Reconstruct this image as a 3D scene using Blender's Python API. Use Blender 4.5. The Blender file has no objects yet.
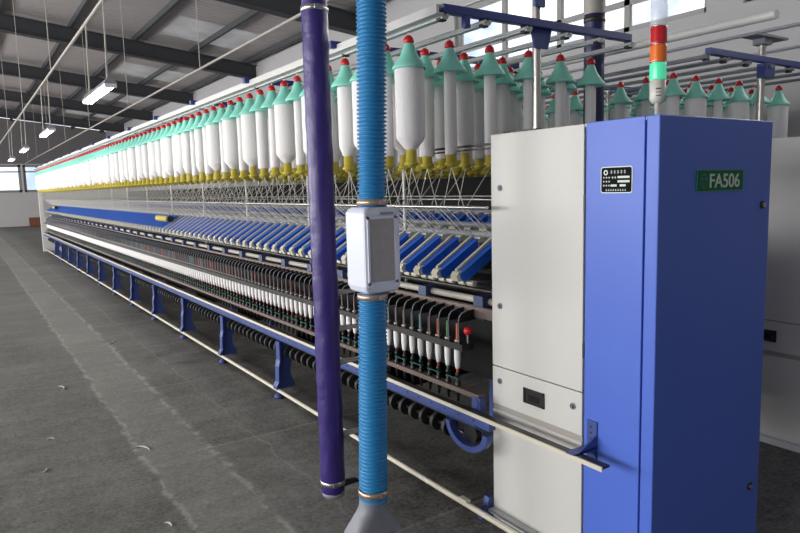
import bpy, math, random
from mathutils import Vector, Matrix
random.seed(7)
SC = bpy.context.scene
COL = SC.collection
PI = math.pi

# ------------------------------------------------------------------ materials
def mat(name, col, rough=.5, metal=0., noise=0., nscale=8., bump=0., bscale=60., emit=None, estr=0., spec=.5, coat=0., trans=0., alpha=None):
    m = bpy.data.materials.new(name); m.use_nodes = True
    nt = m.node_tree; b = nt.nodes['Principled BSDF']
    b.inputs['Base Color'].default_value = (*col, 1)
    b.inputs['Roughness'].default_value = rough
    b.inputs['Metallic'].default_value = metal
    b.inputs['Specular IOR Level'].default_value = spec
    if coat: b.inputs['Coat Weight'].default_value = coat
    if trans: b.inputs['Transmission Weight'].default_value = trans
    if emit:
        b.inputs['Emission Color'].default_value = (*emit, 1); b.inputs['Emission Strength'].default_value = estr
    tc = nt.nodes.new('ShaderNodeTexCoord')
    if noise:
        n = nt.nodes.new('ShaderNodeTexNoise'); n.inputs['Scale'].default_value = nscale; n.inputs['Detail'].default_value = 5
        nt.links.new(tc.outputs['Object'], n.inputs['Vector'])
        mx = nt.nodes.new('ShaderNodeMix'); mx.data_type = 'RGBA'
        mx.inputs['A'].default_value = (*[c * (1 - noise) for c in col], 1)
        mx.inputs['B'].default_value = (*[min(1, c * (1 + noise)) for c in col], 1)
        nt.links.new(n.outputs['Fac'], mx.inputs['Factor']); nt.links.new(mx.outputs['Result'], b.inputs['Base Color'])
    if bump:
        n2 = nt.nodes.new('ShaderNodeTexNoise'); n2.inputs['Scale'].default_value = bscale; n2.inputs['Detail'].default_value = 3
        nt.links.new(tc.outputs['Object'], n2.inputs['Vector'])
        bp = nt.nodes.new('ShaderNodeBump'); bp.inputs['Strength'].default_value = bump; bp.inputs['Distance'].default_value = .01
        nt.links.new(n2.outputs['Fac'], bp.inputs['Height']); nt.links.new(bp.outputs['Normal'], b.inputs['Normal'])
    return m

def sr(r, g, b):
    f = lambda c: ((c / 255 + .055) / 1.055) ** 2.4 if c > 10 else c / 255 / 12.92
    return (f(r), f(g), f(b))

M = {}
M['grey_panel'] = mat('light grey painted sheet', sr(206, 205, 201), .45, noise=.03, nscale=3)
M['blue_panel'] = mat('blue painted sheet', sr(81, 112, 209), .38, spec=.4, noise=.03, nscale=3)
M['frame_blue'] = mat('blue machine paint', sr(60, 78, 140), .4, noise=.08, nscale=20)
M['bar_blue'] = mat('dark blue bar paint', sr(46, 62, 135), .4, noise=.06, nscale=20)
M['arm_blue'] = mat('blue arm paint', sr(38, 98, 205), .35)
M['cream'] = mat('cream painted metal', sr(214, 208, 190), .4, noise=.05, nscale=15)
M['cream_arm'] = mat('cream arm cover', sr(205, 201, 182), .4)
M['steel'] = mat('brushed steel', sr(190, 188, 184), .28, metal=.9, noise=.06, nscale=30)
M['stand_blue'] = mat('dull blue casting', sr(58, 72, 112), .5, noise=.1, nscale=20)
M['channel'] = mat('pale grey channel', sr(205, 205, 203), .4)
M['wheel'] = mat('dark grey pulley', sr(44, 44, 46), .65, noise=.15)
M['rear'] = mat('grey rear wall', sr(185, 185, 188), .9)
M['rail_steel'] = mat('grey creel rail', sr(200, 203, 206), .35, metal=.15)
M['plate_black'] = mat('matt black plate', sr(18, 18, 20), .7, spec=.1)
M['dark_steel'] = mat('dark oily steel', sr(58, 56, 56), .4, metal=.5, noise=.2, nscale=30)
M['black'] = mat('black plastic', sr(24, 24, 26), .45)
M['charcoal'] = mat('charcoal body', sr(26, 26, 28), .7, spec=.2, noise=.15, nscale=10)
M['brown_bar'] = mat('brown grey rail', sr(112, 98, 92), .45, metal=.2, noise=.1, nscale=14)
M['roving'] = mat('white roving', sr(240, 238, 238), .8, bump=.25, bscale=90, noise=.02, nscale=40)
M['cop_yarn'] = mat('white cop yarn', sr(242, 240, 240), .8)
M['teal'] = mat('teal plastic cap', sr(146, 228, 210), .42, noise=.05, nscale=20)
M['red'] = mat('red plastic knob', sr(212, 36, 38), .35)
M['yellow'] = mat('yellow plastic cup', sr(188, 172, 62), .45, noise=.06, nscale=30)
M['strand'] = mat('roving strand', sr(222, 220, 212), .8)
M['purple'] = mat('purple film sleeve', sr(56, 40, 116), .38, noise=.1, nscale=9, bump=.4, bscale=22)
M['navy'] = mat('navy film sleeve', sr(34, 36, 84), .35, noise=.1, nscale=9, bump=.5, bscale=14)
M['hose'] = mat('blue corrugated hose', sr(44, 134, 190), .36, noise=.06, nscale=12)
M['grey_hose'] = mat('grey flexible hose', sr(160, 156, 150), .5)
M['nozzle'] = mat('grey moulded nozzle', sr(132, 136, 145), .5, noise=.06)
M['finger'] = mat('pale grey nozzle', sr(176, 172, 162), .5)
M['box_white'] = mat('bluish white plastic', sr(214, 220, 236), .4)
M['screen'] = mat('dusty window', sr(165, 160, 155), .35, noise=.15, nscale=30)
M['clamp'] = mat('clamp band', sr(196, 170, 150), .3, metal=.7)
M['white_paint'] = mat('white post paint', sr(225, 223, 222), .45)
M['green_plate'] = mat('green plate', sr(14, 104, 62), .5, spec=.2)
M['plate_silver'] = mat('silver lettering', sr(200, 214, 206), .35)
M['plate_edge'] = mat('plate edge', sr(70, 150, 112), .35)
M['emblem'] = mat('emblem teal', sr(34, 110, 112), .4)
M['lens_red'] = mat('red lens', sr(190, 20, 34), .15, emit=sr(180, 20, 30), estr=.03, coat=.5)
M['lens_orange'] = mat('orange lens', sr(230, 110, 24), .15, emit=sr(230, 110, 20), estr=.04, coat=.5)
M['lens_green'] = mat('green lens', sr(60, 205, 150), .15, emit=sr(90, 225, 175), estr=.45, coat=.5)
M['chrome'] = mat('chrome ring', sr(225, 225, 225), .12, metal=1)
M['clear'] = mat('clear lens', sr(215, 220, 228), .2)
M['clear'].node_tree.nodes['Principled BSDF'].inputs['Alpha'].default_value = .4
M['tower_base'] = mat('pale grey plastic', sr(212, 210, 204), .4)
M['rafter'] = mat('dark grey rafter paint', sr(58, 60, 64), .6, noise=.08)
M['wall_grey'] = mat('grey plaster', sr(176, 175, 178), .85, noise=.03, nscale=1.5)
M['wall'] = mat('pale plaster', sr(208, 206, 208), .85, noise=.03, nscale=1.5)
M['gable'] = mat('grey gable sheet', sr(118, 116, 118), .8, noise=.04, nscale=1.5)
M['win_frame'] = mat('window frame', sr(150, 150, 150), .5)
M['glass'] = mat('window glass', (1, 1, 1), .03, trans=1., spec=.3)
M['tubelight'] = mat('fluorescent tube', (1, 1, 1), .4, emit=(1, .99, .95), estr=14)
M['conduit'] = mat('grey conduit', sr(168, 162, 156), .5)
M['carton'] = mat('brown carton', sr(132, 84, 62), .8, noise=.1)
M['lint'] = mat('lint', sr(206, 202, 196), .9)
M['spindle_green'] = mat('green cord', sr(20, 92, 78), .6)
M['ivory'] = mat('ivory ring', sr(226, 222, 212), .5)
TIPS = [mat('tube ' + n, c, .5) for n, c in (('orange', sr(214, 96, 50)), ('green', sr(70, 128, 66)), ('rust', sr(176, 78, 50)),
        ('brown', sr(104, 62, 52)), ('teal', sr(84, 138, 142)), ('dark', sr(62, 84, 84)), ('plum', sr(98, 48, 52)))]

# roof sheet: corrugated grey steel
def roof_mat():
    m = mat('corrugated roof sheet', sr(165, 159, 159), .6, noise=.12, nscale=1.2)
    nt = m.node_tree; b = nt.nodes['Principled BSDF']
    tc = nt.nodes.new('ShaderNodeTexCoord'); w = nt.nodes.new('ShaderNodeTexWave'); w.bands_direction = 'Y'
    w.inputs['Scale'].default_value = 1.6; w.inputs['Distortion'].default_value = 0
    nt.links.new(tc.outputs['Object'], w.inputs['Vector'])
    bp = nt.nodes.new('ShaderNodeBump'); bp.inputs['Strength'].default_value = .6; bp.inputs['Distance'].default_value = .03
    nt.links.new(w.outputs['Fac'], bp.inputs['Height']); nt.links.new(bp.outputs['Normal'], b.inputs['Normal'])
    return m
M['roof'] = roof_mat()
def skylight_mat():
    m = bpy.data.materials.new('translucent roof panel'); m.use_nodes = True
    nt = m.node_tree; nt.nodes.clear()
    o = nt.nodes.new('ShaderNodeOutputMaterial'); t = nt.nodes.new('ShaderNodeBsdfTranslucent')
    d = nt.nodes.new('ShaderNodeBsdfDiffuse'); mx = nt.nodes.new('ShaderNodeMixShader')
    n = nt.nodes.new('ShaderNodeTexNoise'); n.inputs['Scale'].default_value = 3
    r = nt.nodes.new('ShaderNodeValToRGB'); r.color_ramp.elements[0].color = (.35, .34, .33, 1); r.color_ramp.elements[1].color = (.7, .69, .68, 1)
    nt.links.new(n.outputs['Fac'], r.inputs['Fac']); nt.links.new(r.outputs['Color'], t.inputs['Color']); nt.links.new(r.outputs['Color'], d.inputs['Color'])
    mx.inputs['Fac'].default_value = .3
    nt.links.new(t.outputs[0], mx.inputs[1]); nt.links.new(d.outputs[0], mx.inputs[2]); nt.links.new(mx.outputs[0], o.inputs['Surface'])
    return m
M['skylight'] = skylight_mat()

# concrete / terrazzo floor: worn strips and cracks running along the aisle
def floor_mat():
    m = bpy.data.materials.new('worn dark terrazzo floor'); m.use_nodes = True
    nt = m.node_tree; N = nt.nodes; L = nt.links; b = N['Principled BSDF']
    tc = N.new('ShaderNodeTexCoord'); sx = N.new('ShaderNodeSeparateXYZ'); L.new(tc.outputs['Object'], sx.inputs[0])
    def math_(op, a, bb=None, c=None):
        n = N.new('ShaderNodeMath'); n.operation = op
        for i, v in enumerate((a, bb, c)):
            if v is None: continue
            if isinstance(v, (int, float)): n.inputs[i].default_value = v
            else: L.new(v, n.inputs[i])
        return n.outputs[0]
    def noise(s, d=6, vec=None, r=.55):
        n = N.new('ShaderNodeTexNoise'); n.inputs['Scale'].default_value = s; n.inputs['Detail'].default_value = d; n.inputs['Roughness'].default_value = r
        L.new(vec or tc.outputs['Object'], n.inputs['Vector']); return n.outputs['Fac']
    def ramp(v, p0, p1, c0=0., c1=1.):
        n = N.new('ShaderNodeMapRange'); n.inputs['From Min'].default_value = p0; n.inputs['From Max'].default_value = p1
        n.inputs['To Min'].default_value = c0; n.inputs['To Max'].default_value = c1; L.new(v, n.inputs['Value']); return n.outputs[0]
    big = noise(.7, 4); mid = noise(4, 6); fine = noise(45, 4, r=.7); edge = noise(3.5, 7, r=.65); gate = noise(9, 4)
    mp = N.new('ShaderNodeMapping'); mp.inputs['Scale'].default_value = (.9, 5, 1); L.new(tc.outputs['Object'], mp.inputs['Vector'])
    streak = noise(1.1, 5, mp.outputs[0])
    xw = math_('ADD', sx.outputs['X'], math_('MULTIPLY', math_('SUBTRACT', edge, .5), .16))
    # joint lines
    def line(x0, w):
        d = math_('ABSOLUTE', math_('SUBTRACT', xw, x0)); return ramp(d, w * .25, w, 1., 0.)
    l1 = math_('MULTIPLY', line(.79, .022), ramp(gate, .42, .52)); l2 = math_('MULTIPLY', line(1.17, .026), ramp(gate, .42, .52)); l3 = math_('MULTIPLY', line(1.47, .012), .5)
    yw = math_('ADD', sx.outputs['Y'], math_('MULTIPLY', math_('SUBTRACT', edge, .5), .08))
    ym = math_('ABSOLUTE', math_('SUBTRACT', math_('MODULO', math_('ADD', yw, 20), 1.55), .75)); ly = math_('MULTIPLY', math_('MULTIPLY', ramp(ym, .004, .018, 1., 0.), .35), ramp(xw, 1.0, 1.1))
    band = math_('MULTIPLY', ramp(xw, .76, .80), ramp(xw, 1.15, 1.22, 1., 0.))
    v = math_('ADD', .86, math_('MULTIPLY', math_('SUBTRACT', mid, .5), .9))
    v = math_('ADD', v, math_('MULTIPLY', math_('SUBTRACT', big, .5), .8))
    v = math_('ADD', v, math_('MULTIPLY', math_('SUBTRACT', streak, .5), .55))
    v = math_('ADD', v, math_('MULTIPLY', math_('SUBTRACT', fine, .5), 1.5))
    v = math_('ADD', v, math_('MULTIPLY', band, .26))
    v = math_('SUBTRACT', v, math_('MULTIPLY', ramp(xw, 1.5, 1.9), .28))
    for l in (l1, l2): v = math_('ADD', v, math_('MULTIPLY', l, .55))
    v = math_('ADD', v, math_('MULTIPLY', l3, .5)); v = math_('ADD', v, ly)
    v = math_('ADD', v, math_('MULTIPLY', math_('SUBTRACT', noise(16, 5, r=.7), .5), .7))
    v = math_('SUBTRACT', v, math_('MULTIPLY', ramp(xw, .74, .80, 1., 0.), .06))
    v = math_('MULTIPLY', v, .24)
    mx = N.new('ShaderNodeCombineColor')
    L.new(math_('MULTIPLY', v, 1.0), mx.inputs[0]); L.new(math_('MULTIPLY', v, .985), mx.inputs[1]); L.new(math_('MULTIPLY', v, .91), mx.inputs[2])
    L.new(mx.outputs[0], b.inputs['Base Color'])
    L.new(ramp(mid, .3, .7, .42, .68), b.inputs['Roughness'])
    b.inputs['Specular IOR Level'].default_value = .35
    bp = N.new('ShaderNodeBump'); bp.inputs['Strength'].default_value = .15; bp.inputs['Distance'].default_value = .01
    L.new(fine, bp.inputs['Height']); L.new(bp.outputs['Normal'], b.inputs['Normal'])
    return m
M['floor'] = floor_mat()

# ------------------------------------------------------------------ mesh builder
def wloc(o):
    v = Vector((0, 0, 0))
    while o is not None: v += o.location; o = o.parent
    return v
class MB:
    def __init__(s): s.v = []; s.f = []; s.m = []; s.sm = []
    def add(s, vs, fs, m=0, smooth=False):
        n = len(s.v); s.v += [tuple(v) for v in vs]
        for f in fs: s.f.append([i + n for i in f]); s.m.append(m); s.sm.append(smooth)
        return s
    def box(s, x0, x1, y0, y1, z0, z1, m=0):
        v = [(x, y, z) for z in (z0, z1) for y in (y0, y1) for x in (x0, x1)]
        return s.add(v, [(0, 2, 3, 1), (4, 5, 7, 6), (0, 1, 5, 4), (2, 6, 7, 3), (0, 4, 6, 2), (1, 3, 7, 5)], m)
    def cyl(s, p0, p1, r0, r1=None, n=12, m=0, caps=True):
        r1 = r0 if r1 is None else r1
        return s.tube([p0, p1], [r0, r1], n, m, caps)
    def tube(s, pts, r, n=10, m=0, caps=True):
        pts = [Vector(p) for p in pts]; rs = r if isinstance(r, (list, tuple)) else [r] * len(pts)
        vs = []; 
        for i, p in enumerate(pts):
            d = (pts[min(i + 1, len(pts) - 1)] - pts[max(i - 1, 0)]).normalized()
            up = Vector((0, 0, 1)) if abs(d.z) < .9 else Vector((0, 1, 0))
            a = d.cross(up).normalized(); b = d.cross(a).normalized()
            for k in range(n):
                t = 2 * PI * k / n; vs.append(p + (a * math.cos(t) + b * math.sin(t)) * rs[i])
        fs = [(i * n + k, (i + 1) * n + k, (i + 1) * n + (k + 1) % n, i * n + (k + 1) % n) for i in range(len(pts) - 1) for k in range(n)]
        s.add(vs, fs, m, True)
        if caps:
            s.add(vs[:n], [tuple(range(n))], m); s.add(vs[-n:], [tuple(reversed(range(n)))], m)
        return s
    def lathe(s, prof, cx=0, cy=0, n=16, m=0, shear=(0, 0), wob=None):
        vs = []
        for (r, z) in prof:
            for k in range(n):
                t = 2 * PI * k / n; rr = r + (wob(t, z) if wob and r > .001 else 0)
                vs.append((cx + shear[0] * z + rr * math.cos(t), cy + shear[1] * z + rr * math.sin(t), z))
        fs = [(i * n + k, i * n + (k + 1) % n, (i + 1) * n + (k + 1) % n, (i + 1) * n + k) for i in range(len(prof) - 1) for k in range(n)]
        if prof[0][1] > prof[-1][1]: fs = [tuple(reversed(f)) for f in fs]
        return s.add(vs, fs, m, True)
    def prism(s, poly, ax, t0, t1, m=0):
        def P(a, b, t): return (t, a, b) if ax == 'x' else ((a, t, b) if ax == 'y' else (a, b, t))
        n = len(poly); v = [P(a, b, t0) for a, b in poly] + [P(a, b, t1) for a, b in poly]
        f = [tuple(range(n)), tuple(reversed(range(n, 2 * n)))] + [(i, i + n, (i + 1) % n + n, (i + 1) % n) for i in range(n)]
        return s.add(v, f, m)
    def mesh(s, name, mats, off=Vector((0, 0, 0))):
        me = bpy.data.meshes.new(name)
        me.from_pydata([(a - off.x, b - off.y, c - off.z) for a, b, c in s.v], [], s.f)
        for mm in (mats if isinstance(mats, (list, tuple)) else [mats]): me.materials.append(mm)
        me.polygons.foreach_set('material_index', s.m); me.polygons.foreach_set('use_smooth', s.sm)
        import bmesh
        bm = bmesh.new(); bm.from_mesh(me); bmesh.ops.recalc_face_normals(bm, faces=bm.faces); bm.to_mesh(me); bm.free()
        me.update(); return me
    def build(s, name, mats, parent=None, bevel=0, stuff=False, label=None, at=None):
        off = wloc(parent) if parent else (Vector(at) if at else Vector((0, 0, 0)))
        o = bpy.data.objects.new(name, s.mesh(name, mats, off)); COL.objects.link(o)
        if parent: o.parent = parent
        elif at: o.location = at
        if bevel:
            b = o.modifiers.new('bevel', 'BEVEL'); b.width = bevel; b.segments = 2; b.limit_method = 'ANGLE'; b.angle_limit = .6
        if stuff: o['kind'] = 'stuff'
        if label: o['label'] = label
        return o
def tag(o, label, cat, group=None):
    o['label'] = label; o['category'] = cat
    if group: o['group'] = group
    return o
def thing(name, label, cat, loc, group=None):
    o = bpy.data.objects.new(name, None); COL.objects.link(o); o.location = loc; o.empty_display_size = .1
    return tag(o, label, cat, group)
def struct(o): o['kind'] = 'structure'; return o
def put(name, me, parent, loc=(0, 0, 0), label=None):
    o = bpy.data.objects.new(name, me); COL.objects.link(o)
    if parent: o.parent = parent
    o.location = loc
    if label: o['label'] = label
    return o
def copy_tree(src, loc):
    r = src.copy(); COL.objects.link(r); r.location = loc
    for ch in list(src.children):
        c = ch.copy(); COL.objects.link(c); c.parent = r
        for g in list(ch.children):
            d = g.copy(); COL.objects.link(d); d.parent = c
    return r
ONES = 'zeroth first second third fourth fifth sixth seventh eighth ninth tenth eleventh twelfth thirteenth fourteenth fifteenth sixteenth seventeenth eighteenth nineteenth'.split()
TENS = {2: ('twenty', 'twentieth'), 3: ('thirty', 'thirtieth'), 4: ('forty', 'fortieth'), 5: ('fifty', 'fiftieth'), 6: ('sixty', 'sixtieth'), 7: ('seventy', 'seventieth'), 8: ('eighty', 'eightieth'), 9: ('ninety', 'ninetieth')}
def ordn(n):
    if n >= 100: return ('two ' if n >= 200 else 'one ') + 'hundred ' + ('and ' + ordn(n % 100) if n % 100 else 'th').strip()
    if n < 20: return ONES[n]
    t, u = divmod(n, 10)
    return TENS[t][1] if u == 0 else TENS[t][0] + ' ' + ONES[u]

# ------------------------------------------------------------------ camera
yaw, pit, rol, FPX = 0.582937677, 0.120578749, 0.0257613067, 657.904954
fw = Vector((math.sin(yaw) * math.cos(pit), math.cos(yaw) * math.cos(pit), -math.sin(pit)))
rt = Vector((math.cos(yaw), -math.sin(yaw), 0)); dn = fw.cross(rt)
r2 = rt * math.cos(rol) + dn * math.sin(rol); d2 = dn * math.cos(rol) - rt * math.sin(rol)
cam = bpy.data.cameras.new('camera'); co = bpy.data.objects.new('camera', cam); COL.objects.link(co)
mm = Matrix.Identity(4)
for i in range(3):
    mm[i][0] = r2[i]; mm[i][1] = -d2[i]; mm[i][2] = -fw[i]
mm[0][3], mm[1][3], mm[2][3] = 0, 0, 1.6
co.matrix_world = mm
cam.sensor_width = 36; cam.lens = FPX / 800 * 36; cam.clip_start = .05; cam.clip_end = 200
SC.camera = co

# ------------------------------------------------------------------ the hall
XL, XR, YN, YE = -8.2, 7.2, -7., 41.
RX = -1.0                                   # ridge
def zroof(x): return 5.18 + .114 * (XR - x) if x > RX else 5.18 + .114 * (XR - RX) - .114 * (RX - x)
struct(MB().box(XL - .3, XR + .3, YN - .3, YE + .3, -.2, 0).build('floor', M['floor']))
def wall_holes(name, axis, pos, thick, a0, a1, z0, z1, holes, m):
    """wall as grid of boxes around rectangular holes (a-range, z-range)"""
    cs = sorted({a0, a1, *[h[0] for h in holes], *[h[1] for h in holes]}); zs = sorted({z0, z1, *[h[2] for h in holes], *[h[3] for h in holes]})
    b = MB()
    for i in range(len(cs) - 1):
        zc = None
        for j in range(len(zs) - 1):
            ca, cz = (cs[i] + cs[i + 1]) / 2, (zs[j] + zs[j + 1]) / 2
            if any(h[0] < ca < h[1] and h[2] < cz < h[3] for h in holes): continue
            if axis == 'x': b.box(pos, pos + thick, cs[i], cs[i + 1], zs[j], zs[j + 1])
            else: b.box(cs[i], cs[i + 1], pos, pos + thick, zs[j], zs[j + 1])
    return struct(b.build(name, m))
wn = [0]
def window(axis, pos, a0, a1, z0, z1, nv, zt, glass=True):
    wn[0] += 1; w = .085 if axis == 'x' else .13
    b = MB()
    def bx(p, q, r, s, d=.06):
        if axis == 'x': b.box(pos - .0, pos + d, p, q, r, s)
        else: b.box(p, q, pos - .0, pos + d, r, s)
    bx(a0, a1, z0, z0 + w); bx(a0, a1, z1 - w, z1); bx(a0, a0 + w, z0, z1); bx(a1 - w, a1, z0, z1)
    for i in range(1, nv): t = a0 + (a1 - a0) * i / nv; bx(t - w / 2, t + w / 2, z0, z1)
    for t in zt: bx(a0, a1, t - .035, t + .035)
    o = struct(b.build('window_%d' % wn[0], M['win_frame']))
    if glass:
        g = MB()
        if axis == 'x': g.box(pos + .025, pos + .03, a0, a1, z0, z1)
        else: g.box(a0, a1, pos + .025, pos + .03, z0, z1)
        g.build('pane', M['glass'], o)
    return o
# right wall with a high band of windows
hr = [(4.50, 9.1, 3.47, 4.55), (-.6, 4.08, 3.47, 4.55)]
wall_holes('wall_right', 'x', XR, .24, YN, YE, 0, 5.2, hr, M['wall_grey'])
window('x', XR + .1, 4.50, 9.1, 3.47, 4.55, 4, [3.86]); window('x', XR + .1, -.6, 4.08, 3.47, 4.55, 4, [3.86])
# end wall
he = [(-7.5 + 2.6 * i, -7.5 + 2.6 * i + 2.5, 1.82, 3.3) for i in range(5)]
wall_holes('wall_end', 'y', YE, .24, XL, XR, 0, 3.34, he, M['wall'])
for h in he: window('y', YE + .08, h[0], h[1], h[2], h[3], 2, [2.92])
struct(MB().prism([(XL, 3.34), (XR, 3.34), (XR, 5.16), (RX, zroof(RX) - .02), (XL, zroof(XL) - .02)], 'y', YE, YE + .2).build('wall_gable', M['gable']))
# left wall with big windows (behind the photographer's left)
hl = [(-3.4 + 5.6 * i, -3.4 + 5.6 * i + 4.2, 1.0, 3.6) for i in range(7)]  # first window is an unseen addition that brightens the blue end door
wall_holes('wall_left', 'x', XL - .24, .24, YN, YE, 0, 5.4, hl, M['wall'])
for h in hl: window('x', XL - .14, h[0], h[1], h[2], h[3], 4, [2.6], glass=False)
struct(MB().prism([(XL, 0), (XR, 0), (XR, 5.16), (RX, zroof(RX) - .02), (XL, zroof(XL) - .02)], 'y', YN - .2, YN).build('wall_rear', M['rear']))
# roof with translucent strips
b = MB(); sk = []
def slab(x0, x1, y0, y1, bb):
    z0, z1 = zroof(x0), zroof(x1); t = .05
    bb.add([(x0, y0, z0), (x1, y0, z1), (x1, y1, z1), (x0, y1, z0), (x0, y0, z0 + t), (x1, y0, z1 + t), (x1, y1, z1 + t), (x0, y1, z0 + t)],
           [(0, 1, 2, 3), (7, 6, 5, 4), (0, 4, 5, 1), (1, 5, 6, 2), (2, 6, 7, 3), (3, 7, 4, 0)])
slab(XL, -6.2, YN, YE, b); slab(-4.2, RX, YN, YE, b); slab(RX, 4.4, YN, YE, b); slab(6.4, XR, YN, YE, b)
ys = [YN]
for k in range(7):
    y = 6.0 * k
    for xa, xb in ((4.4, 6.4), (-6.2, -4.2)):  # second strip is added on the unseen left slope to brighten the floor
        slab(xa, xb, ys[-1], y - 2.7, b); s_ = MB(); slab(xa, xb, y - 2.7, y - .8, s_); sk.append(s_)
    ys.append(y - .8)
slab(4.4, 6.4, ys[-1], YE, b); slab(-6.2, -4.2, ys[-1], YE, b)
ceil = struct(b.build('ceiling', M['roof']))
for s_ in sk: s_.build('skylight', M['skylight'], ceil)
# rafters (I beams following the slope) and purlins
tn = 0
for Y in (0, 6, 12, 18, 24, 30, 36):
    b = MB()
    for dx, t0, t1, w in ((0, .12, .50, .012), (0, .12, .14, .12), (0, .48, .50, .12)):
        for (xa, xb) in ((XL, RX), (RX, XR)):
            za, zb = zroof(xa), zroof(xb)
            b.add([(xa, Y - w, za - t0), (xb, Y - w, zb - t0), (xb, Y + w, zb - t0), (xa, Y + w, za - t0), (xa, Y - w, za - t1), (xb, Y - w, zb - t1), (xb, Y + w, zb - t1), (xa, Y + w, za - t1)],
                  [(0, 1, 2, 3), (7, 6, 5, 4), (0, 4, 5, 1), (1, 5, 6, 2), (2, 6, 7, 3), (3, 7, 4, 0)])
    tn += 1; struct(b.build('trim_%d' % tn, M['rafter']))
x = -7.6
while x < 7.1:
    tn += 1; z = zroof(x); struct(MB().box(x - .035, x + .035, YN, YE, z - .13, z - .005).build('trim_%d' % tn, M['rafter'])); x += 1.45
# conduits along the right wall
for (z, r) in ((3.12, .016), (2.9, .012)):
    tn += 1; struct(MB().cyl((XR - .05, -2, z), (XR - .05, 20, z), r, n=8).build('trim_%d' % tn, M['nozzle']))

# ------------------------------------------------------------------ spinning frame
MX = 2.49; Y0 = 2.30; YF = 21.6
PITCH = .0785; SY0 = 2.50; SX = 1.975
NSP = int((21.3 - SY0) / PITCH)
fr = thing('spinning_frame', 'long ring spinning machine running down the hall behind the grey and blue cabinet', 'spinning machine', (MX, Y0, 0))
F = lambda bm, name, m, **k: bm.build(name, m, fr, **k)
# doffing rail: cream face, dark top, runs past the cabinet
b = MB().box(1.885, 1.892, 1.54, YF, .532, .55, 0).box(1.892, 1.93, 1.54, YF, .540, .549, 1)
F(b, 'doffing_rail', [M['cream'], M['dark_steel']])
# blue beam
b = MB().box(1.905, 1.945, 2.19, YF, .484, .531, 0).prism([(1.903, .486), (1.903, .478), (1.955, .44), (2.03, .44), (2.03, .448), (1.958, .448)], 'y', 2.29, YF, 1)
k = 0
y = 2.3
while y < 9:
    b.cyl((1.9035, y, .505), (1.91, y, .505), .005, n=8, m=2); y += .11
F(b, 'spindle_beam', [M['frame_blue'], M['stand_blue'], M['black']])
F(MB().cyl((1.91, 1.5, .065), (1.91, YF, .065), .014, n=12), 'floor_rail', M['cream'])
F(MB().box(1.955, 2.0, 2.32, YF, .588, .612), 'spindle_rail', M['brown_bar'])
F(MB().box(1.938, 2.01, 2.42, YF, .806, .838), 'ring_rail', M['dark_steel'])
F(MB().box(2.05, 2.075, Y0, YF, .955, 1.008), 'lappet_rail', M['brown_bar'])
F(MB().cyl((2.11, Y0, 1.03), (2.11, YF, 1.03), .018, n=12), 'suction_pipe', M['finger'])
for (X, Z, r) in ((2.04, 1.098, .012), (2.10, 1.125, .014), (2.17, 1.165, .014)):
    F(MB().cyl((X, Y0, Z), (X, YF, Z), r, n=10), 'drafting_roller', M['dark_steel'])
F(MB().box(2.2, 2.78, Y0, YF, .60, .98), 'body_panel', M['charcoal'])
F(MB().box(2.28, 2.70, Y0, YF, .98, 1.24), 'gear_cover', M['charcoal'])
F(MB().cyl((2.24, Y0, 1.345), (2.24, YF, 1.345), .018, n=10), 'arm_shaft', M['nozzle'])
F(MB().cyl((2.74, Y0, 1.345), (2.74, YF, 1.345), .018, n=10), 'arm_shaft', M['nozzle'])
F(MB().cyl((1.95, 2.238, 1.497), (1.95, YF, 1.497), .0075, n=8), 'guide_rod', M['steel'])
F(MB().cyl((3.03, Y0, 1.497), (3.03, YF, 1.497), .0075, n=8), 'guide_rod', M['steel'])
F(MB().box(2.9, 3.06, 2.17, YF, .44, .53), 'spindle_beam', M['frame_blue'])
F(MB().box(2.16, 2.18, Y0 - .02, 3.05, 1.79, 1.80).box(2.16, 2.18, Y0 - .02, 3.05, 1.772, 1.779), 'guide_bar', M['dark_steel'])
# roller stands
y = 2.44
st = MB().box(-.03, .05, -.035, .035, 0, .06).box(-.015, .03, -.025, .025, -.06, .001).mesh('roller_stand', M['stand_blue'])
b2 = None
while y < 21.2:
    put('roller_stand', st, fr, (2.09 - MX, y - Y0, 1.0)); y += PITCH * 6
# spindles
def spindle_me(green):
    b = MB().lathe([(0, .535), (.006, .535), (.008, .56), (.011, .565), (.011, .60), (.014, .612), (.014, .628), (.009, .632), (.008, .66), (.012, .662), (.012, .674), (.007, .68), (.006, .72), (0, .72)], n=8)
    b.lathe([(.013, .645), (.0135, .65), (.013, .655)], n=8, m=1)
    if green: b.cyl((-.012, 0, .652), (-.012, PITCH, .652), .003, n=5, m=1)
    return b
sp_me = [spindle_me(g).mesh('spindle', [M['dark_steel'], M['spindle_green']]) for g in (True, False)]
wh = MB().cyl((0, -.012, 0), (0, .012, 0), .048, n=18, m=0).cyl((0, -.013, 0), (0, .013, 0), .03, n=12, m=1)
wh_me = wh.mesh('wharve', [M['wheel'], M['dark_steel']])
def sep_bm(y=0, x=0):
    pts = [(0, 0), (0, .10), (.006, .128), (.022, .145), (.05, .152), (.105, .158), (.105, .05), (.02, 0)]
    b = MB().prism([(x + p[0] + .003, .838 + p[1]) for p in pts[1:6] + [(.105, .105), (.03, .10)]], 'y', y - .0015, y + .0015, 0)
    b.tube([(x + p[0], y, .838 + p[1]) for p in pts[:5]], .0032, 6, 1)
    return b
sep_me = sep_bm().mesh('separator', [M['black'], M['nozzle']])
ring_bm = MB().lathe([(.011, .838), (.0135, .838), (.0135, .8445), (.011, .8445), (.011, .838)], n=8)
ring_me = ring_bm.mesh('spinning_ring', M['ivory'])
rest_w, rest_s, rest_p, rest_r = MB(), MB(), MB(), MB()
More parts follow.
